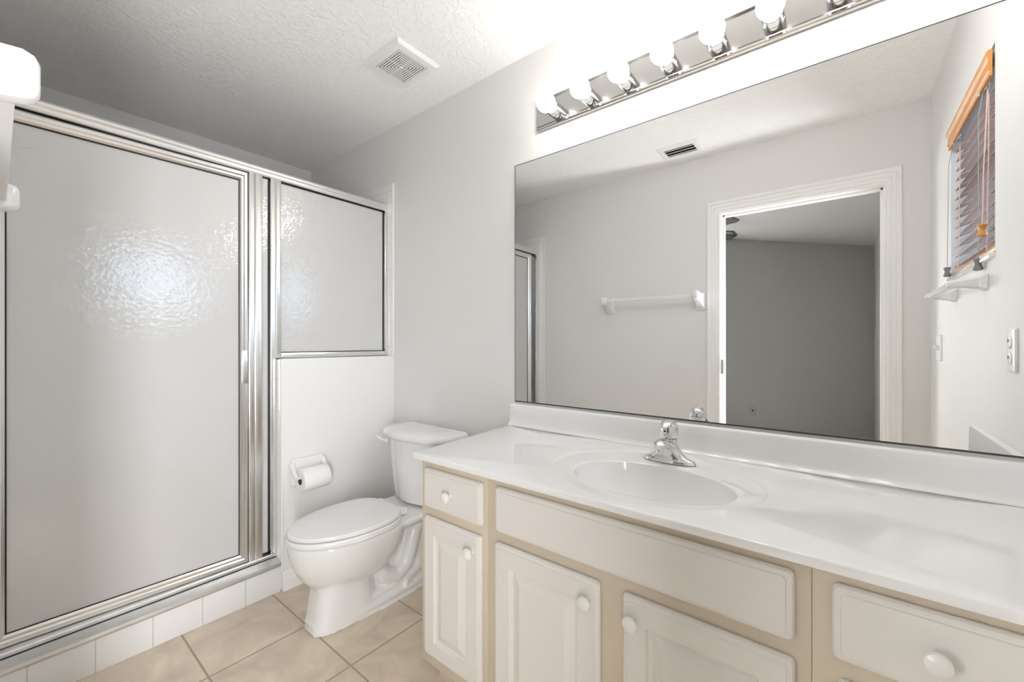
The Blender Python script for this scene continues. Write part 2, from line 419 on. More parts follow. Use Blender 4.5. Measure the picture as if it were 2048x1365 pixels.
b = MB(); b.loft([[(HX0 - 0.1, y, hz(HX0 - 0.1)), (HX1 + 0.1, y, hz(HX1 + 0.1)), (HX1 + 0.1, y, hz(HX1) + 0.08), (HX0 - 0.1, y, hz(HX0) + 0.1)] for y in (HY0 - 0.1, YD - T)])
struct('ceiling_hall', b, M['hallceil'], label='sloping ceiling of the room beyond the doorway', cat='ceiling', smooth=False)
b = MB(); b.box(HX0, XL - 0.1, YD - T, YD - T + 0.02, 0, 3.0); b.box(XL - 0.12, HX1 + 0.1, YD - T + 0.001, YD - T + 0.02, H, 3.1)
struct('wall_hall_front', b, M['hallpaint_dimmed'], label='wall above the doorway on its far side, its dimness painted in', cat='wall')

# window unit, set at the outer side of the opening
win = bpy.data.objects.new('window_1', None); win.location = (XR + 0.13, (WY0 + WY1) / 2, WZ0); link(win); win['kind'] = 'structure'
win['label'] = 'small white framed window behind the wooden blind'; win['category'] = 'window'
xo = XR + 0.115
b = MB()
for y0, y1, z0, z1 in ((WY0, WY0 + 0.035, WZ0, WZ1), (WY1 - 0.035, WY1, WZ0, WZ1), (WY0 + 0.035, WY1 - 0.035, WZ0, WZ0 + 0.035), (WY0 + 0.035, WY1 - 0.035, WZ1 - 0.035, WZ1), (WY0 + 0.035, WY1 - 0.035, 1.74, 1.77)):
    b.box(xo, xo + 0.035, y0, y1, z0, z1, 0.002)
struct('window_frame', b, M['trim'], win)
b = MB().box(xo + 0.014, xo + 0.019, WY0 + 0.03, WY1 - 0.03, WZ0 + 0.03, WZ1 - 0.03)
struct('pane', b, M['clear'], win)
b = MB().box(XR - 0.013, xo, WY0 + 0.001, WY1 - 0.001, WZ0 - 0.001, WZ0 + 0.016, 0.003)
struct('sill', b, M['marble'], win)

# ------------------------------------------------------------------ shower
sp = thing('shower_pan', 'pale shower floor pan behind the frosted door', 'shower pan', (-2.63, 0.68, 0))
obj('basin', MB().box(XL + 0.01, XH - 0.126, YD + 0.01, YW - 0.01, 0.0, 0.02), M['pan'], sp)
b = MB().lathe([(0.050, 0), (0.052, 0.002), (0.045, 0.004), (0.010, 0.003)], (-2.66, 0.70, 0.0202), n=30)
obj('drain', b, M['darkmetal'], sp, label='round dark drain grate')

cb = thing('shower_curb', 'low white tiled curb under the shower door', 'curb', (XH, 0.37, 0))
obj('tiles', MB().box(XH - 0.125, XH, YD + 0.0125, HW0 - 0.001, 0.0, 0.128, 0.003), M['tile_curb'], cb)
b = MB()
prof = [(XH + 0.004, 0.121), (XH + 0.006, 0.128), (XH + 0.004, 0.139), (XH - 0.004, 0.142), (XG + 0.026, 0.150), (XG + 0.026, 0.1285), (XH + 0.001, 0.1285), (XH + 0.001, 0.121)]
b.loft([[(x, y, z) for x, z in prof] for y in (YD + 0.0125, HW0 - 0.001)])
obj('drip_strip', b, M['aludull'], cb, label='worn aluminium drip strip', sharp=25)

obj('seam', MB().box(XG + 0.0252, XG + 0.0275, YD + 0.0130, HW0 - 0.002, 0.1496, 0.1524), M['gasket'], cb, label='dark joint behind the drip strip', smooth=False)
sh = thing('shower_enclosure', 'aluminium framed shower enclosure with frosted door and side panel', 'shower enclosure', (XG, 0.6, 0.128))
xf, xb = XG + 0.022, XG - 0.022
def prism_y(prof, y0, y1): return MB().loft([[(x, y, z) for x, z in prof] for y in (y0, y1)])
hd = [(xb, 1.957), (xf - 0.012, 1.957), (xf - 0.012, 1.950), (xf, 1.950), (xf + 0.003, 1.956), (xf + 0.003, 1.965), (xf + 0.0, 1.968), (xf + 0.004, 1.974), (xf + 0.004, 1.983), (xf, 1.991), (xf - 0.010, 1.995), (xb + 0.006, 1.995), (xb, 1.990)]
obj('header', prism_y(hd, YD + 0.0105, YW - 0.0105), M['alu'], sh, sharp=25)
th = [(xb, 0.129), (xf + 0.003, 0.129), (xf + 0.003, 0.163), (xf, 0.167), (xb, 0.167)]
obj('threshold', prism_y(th, YD + 0.0105, HW0 - 0.0005), M['aludull'], sh, sharp=25)
def post(y0, y1, z0, z1, name='post', m='alu', x0=None, x1=None):
    return obj(name, MB().box(x0 or xb, x1 or xf, y0, y1, z0, z1, 0.0025), M[m], sh, sharp=25)
post(YD + 0.0105, YD + 0.045, 0.167, 1.957, 'wall_jamb')
b = MB(); b.box(xb, xf, 0.7265, 0.750, 0.167, 1.957, 0.002); b.box(xb, xf + 0.002, 0.7505, 0.7811, 0.167, 1.957, 0.002)
obj('strike_post', b, M['alu'], sh, sharp=25)
b = MB(); b.box(xb, xf, 0.8175, HW0 - 0.0005, 0.167, 1.957, 0.002); b.box(xb, xf, HW0 - 0.0005, 0.8640, HZ + 0.003, 1.957, 0.002)
obj('corner_post', b, M['alu'], sh, sharp=25)
post(1.4440, YW - 0.0105, 1.0965, 1.957, 'wall_jamb')
b = MB(); b.box(xb, xf, 0.8645, 1.4435, HZ + 0.002, 1.1215, 0.003)
obj('sill_rail', b, M['alu'], sh, sharp=25)
# fixed glass with black glazing bead
def glass(y0, y1, z0, z1, name='glass', parent=None, skew=None):
    b = MB().box(XG - 0.0025, XG + 0.0025, y0, y1, z0, z1)
    return obj(name, b, M['obscure'], parent or sh, label='frosted textured glass', smooth=False)
def bead(y0, y1, z0, z1, w, parent=None, name='gasket', sx=lambda y: 0.0):
    b = MB()
    for a0, a1, c0, c1 in ((y0, y0 + w[0], z0, z1), (y1 - w[1], y1, z0, z1), (y0, y1, z0, z0 + w[2]), (y0, y1, z1 - w[3], z1)):
        t = MB().box(XG - 0.006, XG + 0.0065, a0, a1, c0, c1)
        t.bm.verts.index_update()
        b.merge(t.bm)
    for v in b.bm.verts: v.co.x += sx(v.co.y)
    return obj(name, b, M['gasket'], parent or sh, label='black rubber gasket', smooth=False)
glass(0.866, 1.443, 1.122, 1.956, 'panel_glass')
bead(0.8642, 1.4438, 1.1216, 1.9562, (0.0022, 0.006, 0.004, 0.012))
glass(0.7815, 0.8172, 0.172, 1.955, 'strip_glass')
bead(0.7812, 0.8175, 0.168, 1.956, (0.002, 0.006, 0.009, 0.010))

# the door leaf, hanging a little inward at its free edge
DY0, DY1 = -0.060, 0.7245
sk = lambda y: -(0.7245 - y) * 0.030
dr = bpy.data.objects.new('shower_door', None); dr.location = (0, 0, 0); link(dr, sh); dr['label'] = 'frosted hinged shower door'
def skewed(mb):
    for v in mb.bm.verts: v.co.x += sk(v.co.y)
    return mb
GY0, GY1, GZ0, GZ1 = 0.0215, 0.6925, 0.208, 1.9095
prof = [(0, -0.004), (0, 0.006), (0.006, 0.013), (0.013, 0.013), (0.017, 0.017), (0.026, 0.017), (0.031, 0.012), (0.031, -0.008), (0, -0.008)]
# frame rails: profile offset outward from the glass edge
rings = []
sidew = (GY0 - DY0) / 0.031
for Y, sy, Z, sz in ((GY0, -1, GZ0, -1), (GY0, -1, GZ1, 1), (GY1, 1, GZ1, 1), (GY1, 1, GZ0, -1)):
    rings.append([(XG + t, Y + sy * o * (1.5 if sy < 0 else 1.03), Z + sz * o * (1.25 if sz > 0 else 1.27)) for o, t in prof])
rings.append(rings[0])
b = MB().loft(rings, False, False); bmesh.ops.remove_doubles(b.bm, verts=b.bm.verts[:], dist=1e-5)
obj('door_frame', skewed(b), M['alu'], dr, sharp=22)
obj('door_glass', skewed(MB().box(XG - 0.0025, XG + 0.0025, GY0 - 0.002, GY1 + 0.002, GZ0 - 0.002, GZ1 + 0.002)), M['obscure'], dr, label='frosted textured glass', smooth=False)
bead(GY0 - 0.003, GY1 + 0.003, GZ0 - 0.003, GZ1 + 0.003, (0.0065, 0.0055, 0.0055, 0.0075), dr, 'door_gasket', sk)
b = MB().box(XG + 0.010, XG + 0.024, 0.695, 0.7215, 0.985, 1.135, 0.003)
b2 = MB().box(XG - 0.008, XG + 0.004, DY0, 0.7240, 1.944, 1.9565)  # black strip stands in for the shade in the gap under the header
obj('top_gap_shade', skewed(b2), M['gasket'], dr, label='black strip painted for the shaded gap above the door', smooth=False)
obj('door_pull', skewed(b), M['alu'], dr, label='slim aluminium pull')

# shower head on its arm, on the door wall
sd = thing('shower_fixture', 'chrome shower head blurred behind the frosted glass', 'shower head', (-2.6, YD + 0.01, 2.02))
b = MB().lathe([(0.030, 0), (0.030, 0.004), (0.014, 0.010), (0.011, 0.012)], (-2.6, YD + 0.0102, 2.02), (0, 1, 0))
obj('flange', b, M['chrome'], sd)
b = MB().tube([(-2.6, YD + 0.02, 2.02), (-2.6, -0.04, 2.022), (-2.6, 0.0, 2.012), (-2.6, 0.04, 1.985)], 0.0105)
obj('arm', b, M['chrome'], sd)
b = MB().lathe([(0.012, 0), (0.016, 0.012), (0.013, 0.022), (0.026, 0.045), (0.040, 0.062), (0.040, 0.070), (0.034, 0.074)], (-2.6, 0.035, 1.990), (0, 0.62, -0.78))
obj('spray_face', b, M['steel'], sd, label='dark metal spray face')
# soap dish
s = thing('soap_dish', 'white ceramic soap dish on the tile behind the side panel', 'soap dish', (-2.376, YW - 0.01, 1.50))
b = MB().box(-2.45, -2.30, YW - 0.022, YW - 0.0102, 1.455, 1.585, 0.005)
obj('back_plate', b, M['ceramic'], s)
out = [(-2.376 + 0.068 * math.cos(PI + PI * i / 14), YW - 0.022 + 0.075 * math.sin(PI + PI * i / 14)) for i in range(15)]
obj('tray', MB().slab(out, 1.485, 1.51, 0.006), M['ceramic'], s)

# ------------------------------------------------------------------ toilet
TX = -1.668
tl = thing('toilet', 'white two piece toilet with closed lid beside the vanity', 'toilet', (TX, 1.07, 0))
ROT = math.radians(-2.0)
def trot(mb):
    for v in mb.bm.verts:
        x, y = v.co.x - TX, v.co.y - 1.25
        v.co.x = TX + x * math.cos(ROT) - y * math.sin(ROT); v.co.y = 1.25 + x * math.sin(ROT) + y * math.cos(ROT)
    return mb
def egg(yf, yb, hw, back=0.75, p=0.58, n=40, sq=0.0):
    """egg outline: narrow front at yf, squared back at yb"""
    pts = []
    ym = yf + (yb - yf) * p
    for i in range(n):
        a = -PI / 2 + 2 * PI * i / n
        c, s_ = math.cos(a), math.sin(a)
        if s_ <= 0:
            pts.append((TX + hw * (abs(c) ** (1 - sq)) * (1 if c >= 0 else -1), ym + (ym - yf) * s_))
        else:
            e = 2.0 / (2.0 + 2.2 * back)
            cc = (abs(c) ** e) * (1 if c >= 0 else -1)
            pts.append((TX + (hw - (1 - 0.84) * hw * s_ ** 1.6) * cc, ym + (yb - ym) * (s_ ** e)))
    return pts
b = MB()
def ring(o, z): return [(x, y, z) for x, y in o]
# bowl
b.loft([ring(egg(0.845, 1.06, 0.055), 0.150), ring(egg(0.800, 1.12, 0.095), 0.175), ring(egg(0.765, 1.16, 0.128), 0.215), ring(egg(0.738, 1.18, 0.150), 0.262),
        ring(egg(0.724, 1.19, 0.164), 0.305), ring(egg(0.716, 1.20, 0.172), 0.345), ring(egg(0.714, 1.20, 0.175), 0.366), ring(egg(0.722, 1.20, 0.170), 0.374)])
# pedestal front column
def col(yf, yb, hw): return [(TX + hw * math.copysign(abs(math.cos(a)) ** 0.55, math.cos(a)), (yf + yb) / 2 + (yb - yf) / 2 * math.copysign(abs(math.sin(a)) ** 0.8, math.sin(a))) for a in [2 * PI * i / 36 for i in range(36)]]
b.loft([ring(col(0.785, 1.10, 0.093), 0.0), ring(col(0.790, 1.08, 0.092), 0.02), ring(col(0.800, 1.06, 0.090), 0.09), ring(col(0.812, 1.05, 0.090), 0.16), ring(col(0.83, 1.05, 0.100), 0.22)])
# foot flange running back
b.slab(col(0.785, 1.385, 0.098), 0.0, 0.045, 0.012)
b.slab(col(0.86, 1.370, 0.082), 0.03, 0.075, 0.016)
# centre web to the rear
b.box(TX - 0.045, TX + 0.045, 1.0, 1.32, 0.02, 0.345, 0.02)
b.box(TX - 0.075, TX + 0.075, 1.24, 1.345, 0.02, 0.345, 0.025)
# S shaped trapway standing out on both sides
for sx in (-1, 1):
    b.tube([(TX + sx * 0.035, 1.02, 0.275), (TX + sx * 0.045, 1.06, 0.20), (TX + sx * 0.050, 1.10, 0.125), (TX + sx * 0.052, 1.16, 0.10), (TX + sx * 0.054, 1.215, 0.135),
            (TX + sx * 0.054, 1.240, 0.205), (TX + sx * 0.054, 1.262, 0.275), (TX + sx * 0.05, 1.30, 0.305)], [0.05, 0.042, 0.040, 0.040, 0.040, 0.038, 0.036, 0.036], n=16)
    b.tube([(TX + sx * 0.050, 1.20, 0.07), (TX + sx * 0.050, 1.27, 0.115), (TX + sx * 0.045, 1.335, 0.09), (TX + sx * 0.045, 1.36, 0.03)], [0.04, 0.046, 0.045, 0.04], n=16)
# shelf that carries the tank
b.loft([[(TX - w, 1.12, z0), (TX + w, 1.12, z0), (TX + w + 0.012, 1.25, z0 + 0.012), (TX + w + 0.02, 1.425, z0 + 0.02), (TX - w - 0.02, 1.425, z0 + 0.02), (TX - w - 0.012, 1.25, z0 + 0.012)] for w, z0 in ((0.11, 0.315), (0.142, 0.345), (0.146, 0.352))]
       + [[(TX - 0.143, 1.12, 0.374), (TX + 0.143, 1.12, 0.374), (TX + 0.157, 1.25, 0.379), (TX + 0.165, 1.425, 0.381), (TX - 0.165, 1.425, 0.381), (TX - 0.157, 1.25, 0.379)]])
obj('bowl', trot(b), M['porcelain'], tl, remesh=0.0065)
# seat and lid
obj('seat', trot(MB().slab(egg(0.708, 1.168, 0.182), 0.3805, 0.399, 0.008, 5)), M['seat'], tl, sharp=60)
obj('lid', trot(MB().slab(egg(0.714, 1.166, 0.175), 0.4035, 0.418, 0.0065, 5, 0.004)), M['seat'], tl, sharp=60)
for sx in (-1, 1):
    b = MB().box(TX + sx * 0.075 - 0.018, TX + sx * 0.075 + 0.018, 1.155, 1.200, 0.379, 0.408, 0.006)
    b.lathe([(0.011, -0.02), (0.011, 0.02)], (TX + sx * 0.075, 1.172, 0.402), (1, 0, 0), 14)
    obj('seat_hinge', trot(b), M['seat'], tl)
    b = MB().lathe([(0.014, 0), (0.014, 0.012), (0.011, 0.022), (0.004, 0.026)], (TX + sx * 0.082, 1.195, 0.042), n=18)
    obj('bolt_cap', trot(b), M['plastic'], tl)
# tank
def tankring(hw, yf, yb, rf, z, bow=0.02):
    pts = []; xs = TX
    n = 8
    pts += [(xs + hw - 0.02 + 0.02 * math.cos(t), yb - 0.02 + 0.02 * math.sin(t), z) for t in [PI / 2 * i / 4 for i in range(5)]]
    pts += [(xs - hw + 0.02 - 0.02 * math.sin(t), yb - 0.02 + 0.02 * math.cos(t), z) for t in [PI / 2 * i / 4 for i in range(5)]]
    pts += [(xs - hw + rf - rf * math.cos(t), yf + bow + rf - rf * math.sin(t), z) for t in [PI / 2 * i / n for i in range(n + 1)]]
    m = 9
    for i in range(1, m): 
        f = i / m; x = xs - hw + rf + (2 * hw - 2 * rf) * f
        pts.append((x, yf + bow - bow * math.sin(PI * f), z))
    pts += [(xs + hw - rf + rf * math.sin(t), yf + bow + rf - rf * math.cos(t), z) for t in [PI / 2 * i / n for i in range(n + 1)]]
    return pts
b = MB().loft([tankring(0.150, 1.272, 1.435, 0.07, 0.385), tankring(0.172, 1.250, 1.440, 0.085, 0.395), tankring(0.178, 1.244, 1.442, 0.09, 0.425),
               tankring(0.198, 1.236, 1.444, 0.10, 0.56), tankring(0.214, 1.230, 1.446, 0.11, 0.697)])
obj('tank', trot(b), M['porcelain'], tl, sharp=50)
lo = [tankring(0.222, 1.222, 1.448, 0.115, 0.696), tankring(0.238, 1.206, 1.450, 0.12, 0.700), tankring(0.244, 1.200, 1.452, 0.125, 0.712), tankring(0.243, 1.201, 1.452, 0.125, 0.722),
      tankring(0.238, 1.206, 1.450, 0.12, 0.731), tankring(0.228, 1.216, 1.445, 0.112, 0.737), tankring(0.16, 1.27, 1.42, 0.08, 0.741), tankring(0.06, 1.33, 1.38, 0.02, 0.742, 0.003)]
obj('tank_lid', trot(MB().loft(lo)), M['porcelain'], tl, sharp=60)
b = MB().lathe([(0.013, 0), (0.013, 0.010), (0.009, 0.014)], (TX - 0.165, 1.256, 0.672), (-0.5, -1, 0), 18)
b.tube([(TX - 0.170, 1.246, 0.672), (TX - 0.185, 1.236, 0.676), (TX - 0.205, 1.232, 0.684), (TX - 0.225, 1.234, 0.688)], [0.011, 0.011, 0.009, 0.005], n=12, flat=0.8)
obj('flush_lever', trot(b), M['plastic'], tl)

# ------------------------------------------------------------------ toilet paper holder and roll
PY0, PY1, PZ0, PZ1 = 0.880, 1.045, 0.478, 0.612
ph = thing('toilet_paper_holder', 'white ceramic paper holder on the half wall', 'paper holder', (XH, 0.96, 0.545))
rr = lambda ins, x: [(x, y, z) for y, z in rrect(PY0 + ins, PY1 - ins, PZ0 + ins, PZ1 - ins, 0.018 - ins * 0.3)]
obj('wall_plate', MB().loft([rr(0, XH + 0.0002), rr(0, XH + 0.010), rr(0.003, XH + 0.015), rr(0.008, XH + 0.0175), rr(0.016, XH + 0.0165)]), M['ceramic'], ph, sharp=50)
RX, RZ = XH + 0.068, 0.533
for y, w in ((0.884, 0.008), (1.037, 0.008)):
    b = MB().tube([(XH + 0.012, y, 0.590), (XH + 0.022, y, 0.578), (XH + 0.040, y, 0.553), (RX - 0.008, y, RZ + 0.004), (RX + 0.006, y, RZ - 0.002)], [0.013, 0.0125, 0.011, 0.011, 0.009], n=14)
    obj('arm', b, M['ceramic'], ph)
obj('roller', MB().lathe([(0.004, 0), (0.007, 0.006), (0.007, 0.140), (0.004, 0.146)], (RX, 0.887, RZ), (0, 1, 0), 16), M['plastic'], ph)
tp = thing('toilet_paper_roll', 'white toilet paper roll on the ceramic holder', 'toilet paper', (RX, 0.96, RZ))
y0, y1, R, r = 0.898, 1.024, 0.0535, 0.0205
b = MB(); n = 40
b.lathe([(r, 0), (R - 0.001, 0.0), (R, 0.002), (R, y1 - y0 - 0.002), (R - 0.001, y1 - y0), (r, y1 - y0)], (RX, y0, RZ - 0.013), (0, 1, 0), n, False, False)
obj('sheets', b, M['paper'], tp, sharp=40)
b = MB().lathe([(r, 0.0005), (r, y1 - y0 - 0.0005), (r - 0.001, y1 - y0 - 0.0005), (r - 0.001, 0.0005), (r, 0.0005)], (RX, y0, RZ - 0.013), (0, 1, 0), 30, False, False)
obj('core', b, M['core'], tp, label='dark hollow cardboard core')

# ------------------------------------------------------------------ vanity cabinets
CF = 0.900           # face frame front
CZ0, CZ1 = 0.108, 0.786
def door_front(x0, x1, z0, z1, yb, panel=None, edge=0.012):
    yf = yb - 0.018
    def R(i, y, r): return [(x, y, z) for x, z in rrect(x0 + i, x1 - i, z0 + i, z1 - i, r)]
    rg = [R(0.002, yb, 0.006), R(0.0, yb - 0.004, 0.010), R(0.0, yb - 0.009, 0.010), R(0.003, yb - 0.0135, 0.010), R(0.008, yb - 0.0155, 0.009), R(0.011, yb - 0.0158, 0.008), R(0.0125, yf, 0.007)]
    if panel:
        p = panel
        rg += [R(p, yf, 0.004), R(p + 0.003, yf + 0.007, 0.004), R(p + 0.012, yf + 0.0085, 0.003), R(p + 0.015, yf + 0.0075, 0.003), R(p + 0.034, yf + 0.0012, 0.002), R(p + 0.037, yf - 0.0003, 0.002), R(p + 0.040, yf - 0.0003, 0.002)]
    return MB().loft(rg)
def knob(x, z, y, parent):
    b = MB().lathe([(0.0075, 0), (0.0065, 0.006), (0.0075, 0.011), (0.0150, 0.015), (0.0172, 0.019), (0.0160, 0.024), (0.0110, 0.0275), (0.004, 0.029)], (x, y, z), (0, -1, 0), 26)
    return obj('knob', b, M['knob'], parent)
def cabinet(name, label, x0, x1, cat='cabinet'):
    t = thing(name, label, cat, ((x0 + x1) / 2, 1.18, 0), 'vanity cabinets under the countertop')
    b = MB().box(x0, x1, CF, CF + 0.019, CZ0, CZ1, 0.0012)
    b.box(x0, x0 + 0.014, CF + 0.0195, YW - 0.002, CZ0, CZ1); b.box(x1 - 0.014, x1, CF + 0.0195, YW - 0.002, CZ0, CZ1)
    b.box(x0 + 0.0145, x1 - 0.0145, CF + 0.0195, YW - 0.002, CZ0, CZ0 + 0.014)
    obj('body', b, M['cabframe'], t)
    b = MB().box(x0 + 0.001, x1 - 0.001, CF + 0.075, CF + 0.088, 0.0, CZ0 - 0.0005)
    obj('toe_kick', b, M['cabframe'], t)
    return t
def add_front(t, name, x0, x1, z0, z1, panel=None, kn=None, label=None):
    d = obj(name, door_front(x0, x1, z0, z1, CF - 0.0005, panel), M['cab'], t, sharp=14, label=label)
    if kn: knob(kn[0], kn[1], CF - 0.0183, d)
    return d
DZT, DZB, LZT, LZB = 0.763, 0.636, 0.606, 0.150
t = cabinet('vanity_cabinet', 'narrow cream cabinet with one drawer and one door beside the toilet', -1.107, -0.8105, 'cabinet')
add_front(t, 'drawer', -1.082, -0.8225, DZB - 0.004, DZT - 0.004, None, (-0.953, 0.694))
add_front(t, 'door', -1.082, -0.8265, LZB, LZT - 0.004, 0.052, (-0.859, 0.552))
t = cabinet('vanity_cabinet', 'wide cream sink cabinet with blank front above two doors', -0.8100, -0.0445, 'cabinet')
add_front(t, 'false_front', -0.772, -0.0692, DZB, DZT, None, None)
add_front(t, 'door', -0.7735, -0.4480, LZB, LZT, 0.055, (-0.476, 0.558))
add_front(t, 'door', -0.3905, -0.0685, LZB, LZT, 0.055, (-0.3635, 0.558))
t = cabinet('vanity_cabinet', 'cream drawer cabinet nearest the window wall', -0.0440, XR - 0.002, 'cabinet')
add_front(t, 'drawer', -0.0158, 0.322, DZB, DZT, None, (0.1075, 0.699))
add_front(t, 'drawer', -0.0075, 0.322, 0.395, 0.603, None, (0.1075, 0.50))
add_front(t, 'drawer', -0.0075, 0.322, 0.150, 0.365, None, (0.1075, 0.26))

# ------------------------------------------------------------------ vanity top with integral bowl
ZT = 0.806
FL, FR, BR, BL = (-1.1165, 0.868), (XR - 0.001, 0.868), (XR - 0.001, YW - 0.0005), (-1.166, YW - 0.0005)
vt = thing('countertop', 'glossy white vanity top with oval basin and backsplash', 'vanity top', (-0.4, 1.17, 0.788))
bc, brx, bry = (-0.414, 1.108), 0.213, 0.1435        # basin
rc, rrx, rry = (-0.425, 1.138), 0.283, 0.232         # raised shell rim
quad = [FL, FR, BR, BL]
def ray_quad(a, c):
    d = Vector((math.cos(a), math.sin(a))); best = None
    for i in range(4):
        p = Vector(quad[i]); q = Vector(quad[(i + 1) % 4]); e = q - p
        den = d.x * e.y - d.y * e.x
        if abs(den) < 1e-9: continue
        w = p - Vector(c); tt = (w.x * e.y - w.y * e.x) / den; u = (w.x * d.y - w.y * d.x) / den
        if tt > 0 and -1e-6 <= u <= 1 + 1e-6 and (best is None or tt < best): best = tt
    return best
angs = [2 * PI * i / 112 for i in range(112)] + [math.atan2(q[1] - bc[1], q[0] - bc[0]) % (2 * PI) for q in quad]
angs = sorted(set(round(a, 6) for a in angs))
def ell_r(a, c0, c, rx, ry):
    """distance from c0 along angle a to ellipse (c, rx, ry)"""
    d = Vector((math.cos(a), math.sin(a))); w = Vector((c0[0] - c[0], c0[1] - c[1]))
    A = (d.x / rx) ** 2 + (d.y / ry) ** 2; B = 2 * (w.x * d.x / rx ** 2 + w.y * d.y / ry ** 2); Cc = (w.x / rx) ** 2 + (w.y / ry) ** 2 - 1
    return (-B + math.sqrt(B * B - 4 * A * Cc)) / (2 * A)
R0 = lambda a: ell_r(a, bc, bc, brx, bry)
rings = []
depth = 0.125
for f in (0.10, 0.25, 0.42, 0.58, 0.70, 0.80, 0.88, 0.94, 0.975):      # inside of the basin
    z = ZT - 0.008 - depth * (1 - f ** 2.6) ** 0.75
    rings.append([(bc[0] + R0(a) * f * math.cos(a), bc[1] + R0(a) * f * math.sin(a), z) for a in angs])
rings.append([(bc[0] + R0(a) * math.cos(a), bc[1] + R0(a) * math.sin(a), ZT - 0.0085) for a in angs])
rings.append([(bc[0] + R0(a) * 1.02 * math.cos(a), bc[1] + R0(a) * 1.02 * math.sin(a), ZT - 0.0065) for a in angs])
rim = []
for f, z in ((0.0, ZT - 0.0058), (0.55, ZT - 0.0042), (0.92, ZT - 0.0030), (0.965, ZT - 0.0026), (1.0, ZT - 0.0006), (1.03, ZT)):
    r_ = []
    for a in angs:
        i0 = R0(a) * 1.05; edge = ray_quad(a, bc); ro = min(ell_r(a, bc, rc, rrx, rry), edge - 0.03)
        rr_ = i0 + max(ro - i0, 0.006) * f
        # toward the front edge the rim melts into the flat top
        fr = max(0.0, -math.sin(a)) ; blend = max(0.0, min(1.0, (fr + 0.10) / 0.45)) if math.sin(a) < 0.1 else 0.0
        zz = z * (1 - blend) + (ZT - 0.0058 + 0.0058 * max(0, f) ** 1.0 if f < 1.03 else ZT) * blend
        r_.append((bc[0] + rr_ * math.cos(a), bc[1] + rr_ * math.sin(a), zz))
    rings.append(r_)
def edge_ring(ins, z): return [(bc[0] + (ray_quad(a, bc) - ins) * math.cos(a), bc[1] + (ray_quad(a, bc) - ins) * math.sin(a), z) for a in angs]
rings += [edge_ring(0.006, ZT), edge_ring(0.002, ZT - 0.0012), edge_ring(0.0, ZT - 0.004), edge_ring(0.0, ZT - 0.016), edge_ring(0.002, ZT - 0.0185), edge_ring(0.06, ZT - 0.0185)]
# under side: follow the basin from below so that the slab is a closed shell
rings.append([(bc[0] + R0(a) * 1.03 * math.cos(a), bc[1] + R0(a) * 1.03 * math.sin(a), ZT - 0.0200) for a in angs])
for f in (0.97, 0.85, 0.6, 0.3, 0.1):
    rings.append([(bc[0] + (R0(a) * f + 0.008) * math.cos(a), bc[1] + (R0(a) * f + 0.008) * math.sin(a), ZT - 0.018 - depth * (1 - f ** 2.6) ** 0.75) for a in angs])
obj('counter', MB().loft(rings), M['marble'], vt, sharp=40)
b = MB().lathe([(0.024, 0), (0.026, 0.0025), (0.019, 0.003), (0.017, 0.0015), (0.004, 0.0045)], (bc[0], bc[1], ZT - 0.008 - depth + 0.001), n=26)
obj('drain', b, M['chrome'], vt, label='chrome pop up drain')
# backsplash with coved foot and rounded top
sp_ = [(YW - 0.0005, ZT + 0.0003), (YM - 0.045, ZT + 0.0003), (YM - 0.034, ZT + 0.002), (YM - 0.026, ZT + 0.007), (YM - 0.021, ZT + 0.016), (YM - 0.0195, ZT + 0.05), (YM - 0.019, 0.889), (YM - 0.0165, 0.8945), (YM - 0.012, 0.8975), (YW - 0.0005, 0.898)]
obj('backsplash', MB().loft([[(x, y, z) for y, z in sp_] for x in (-1.169, XR - 0.001)]), M['marble'], vt, sharp=50)
sq = [(XR - 0.001, ZT + 0.0005), (XR - 0.022, ZT + 0.0005), (XR - 0.0205, 0.8855), (XR - 0.0175, 0.8905), (XR - 0.001, 0.8915)]
obj('side_splash', MB().loft([[(x, y, z) for x, z in sq] for y in (0.882, YM - 0.0202)]), M['marble'], vt, sharp=50)

# ------------------------------------------------------------------ faucet
FX, FY = -0.423, 1.306
fc = thing('faucet', 'chrome single handle faucet behind the oval basin', 'faucet', (FX, FY, ZT - 0.004))
b = MB()
def fell(rx, ry, z, cy=0.0): return [(FX + rx * math.copysign(abs(math.cos(a)) ** 0.9, math.cos(a)), FY + cy + ry * math.sin(a), z) for a in [2 * PI * i / 36 for i in range(36)]]
zb = ZT - 0.0026
b.loft([fell(0.079, 0.028, zb), fell(0.079, 0.028, zb + 0.004), fell(0.073, 0.025, zb + 0.010), fell(0.055, 0.023, zb + 0.017), fell(0.041, 0.023, zb + 0.028), fell(0.031, 0.023, zb + 0.042),
        fell(0.025, 0.023, zb + 0.058), fell(0.0235, 0.023, zb + 0.072)])
obj('body', b, M['chrome'], fc, sharp=60)
b = MB()
pts = [(FX, FY + 0.006, zb + 0.040), (FX, FY - 0.020, zb + 0.057), (FX, FY - 0.048, zb + 0.066), (FX, FY - 0.074, zb + 0.067), (FX, FY - 0.092, zb + 0.063), (FX, FY - 0.100, zb + 0.060)]
b.tube(pts, [0.026, 0.0235, 0.0215, 0.0195, 0.0175, 0.011], n=22, flat=0.66)
obj('spout', b, M['chrome'], fc, sharp=60)
obj('aerator', MB().lathe([(0.0095, 0), (0.0105, -0.003), (0.0105, -0.013), (0.009, -0.0145)], (FX, FY - 0.083, zb + 0.056), n=22), M['chrome'], fc)
b = MB().lathe([(0.0225, 0.0), (0.0225, 0.0025)], (FX, FY, zb + 0.0722), n=30)
obj('seal_ring', b, M['gasket'], fc, label='thin dark ring under the handle')
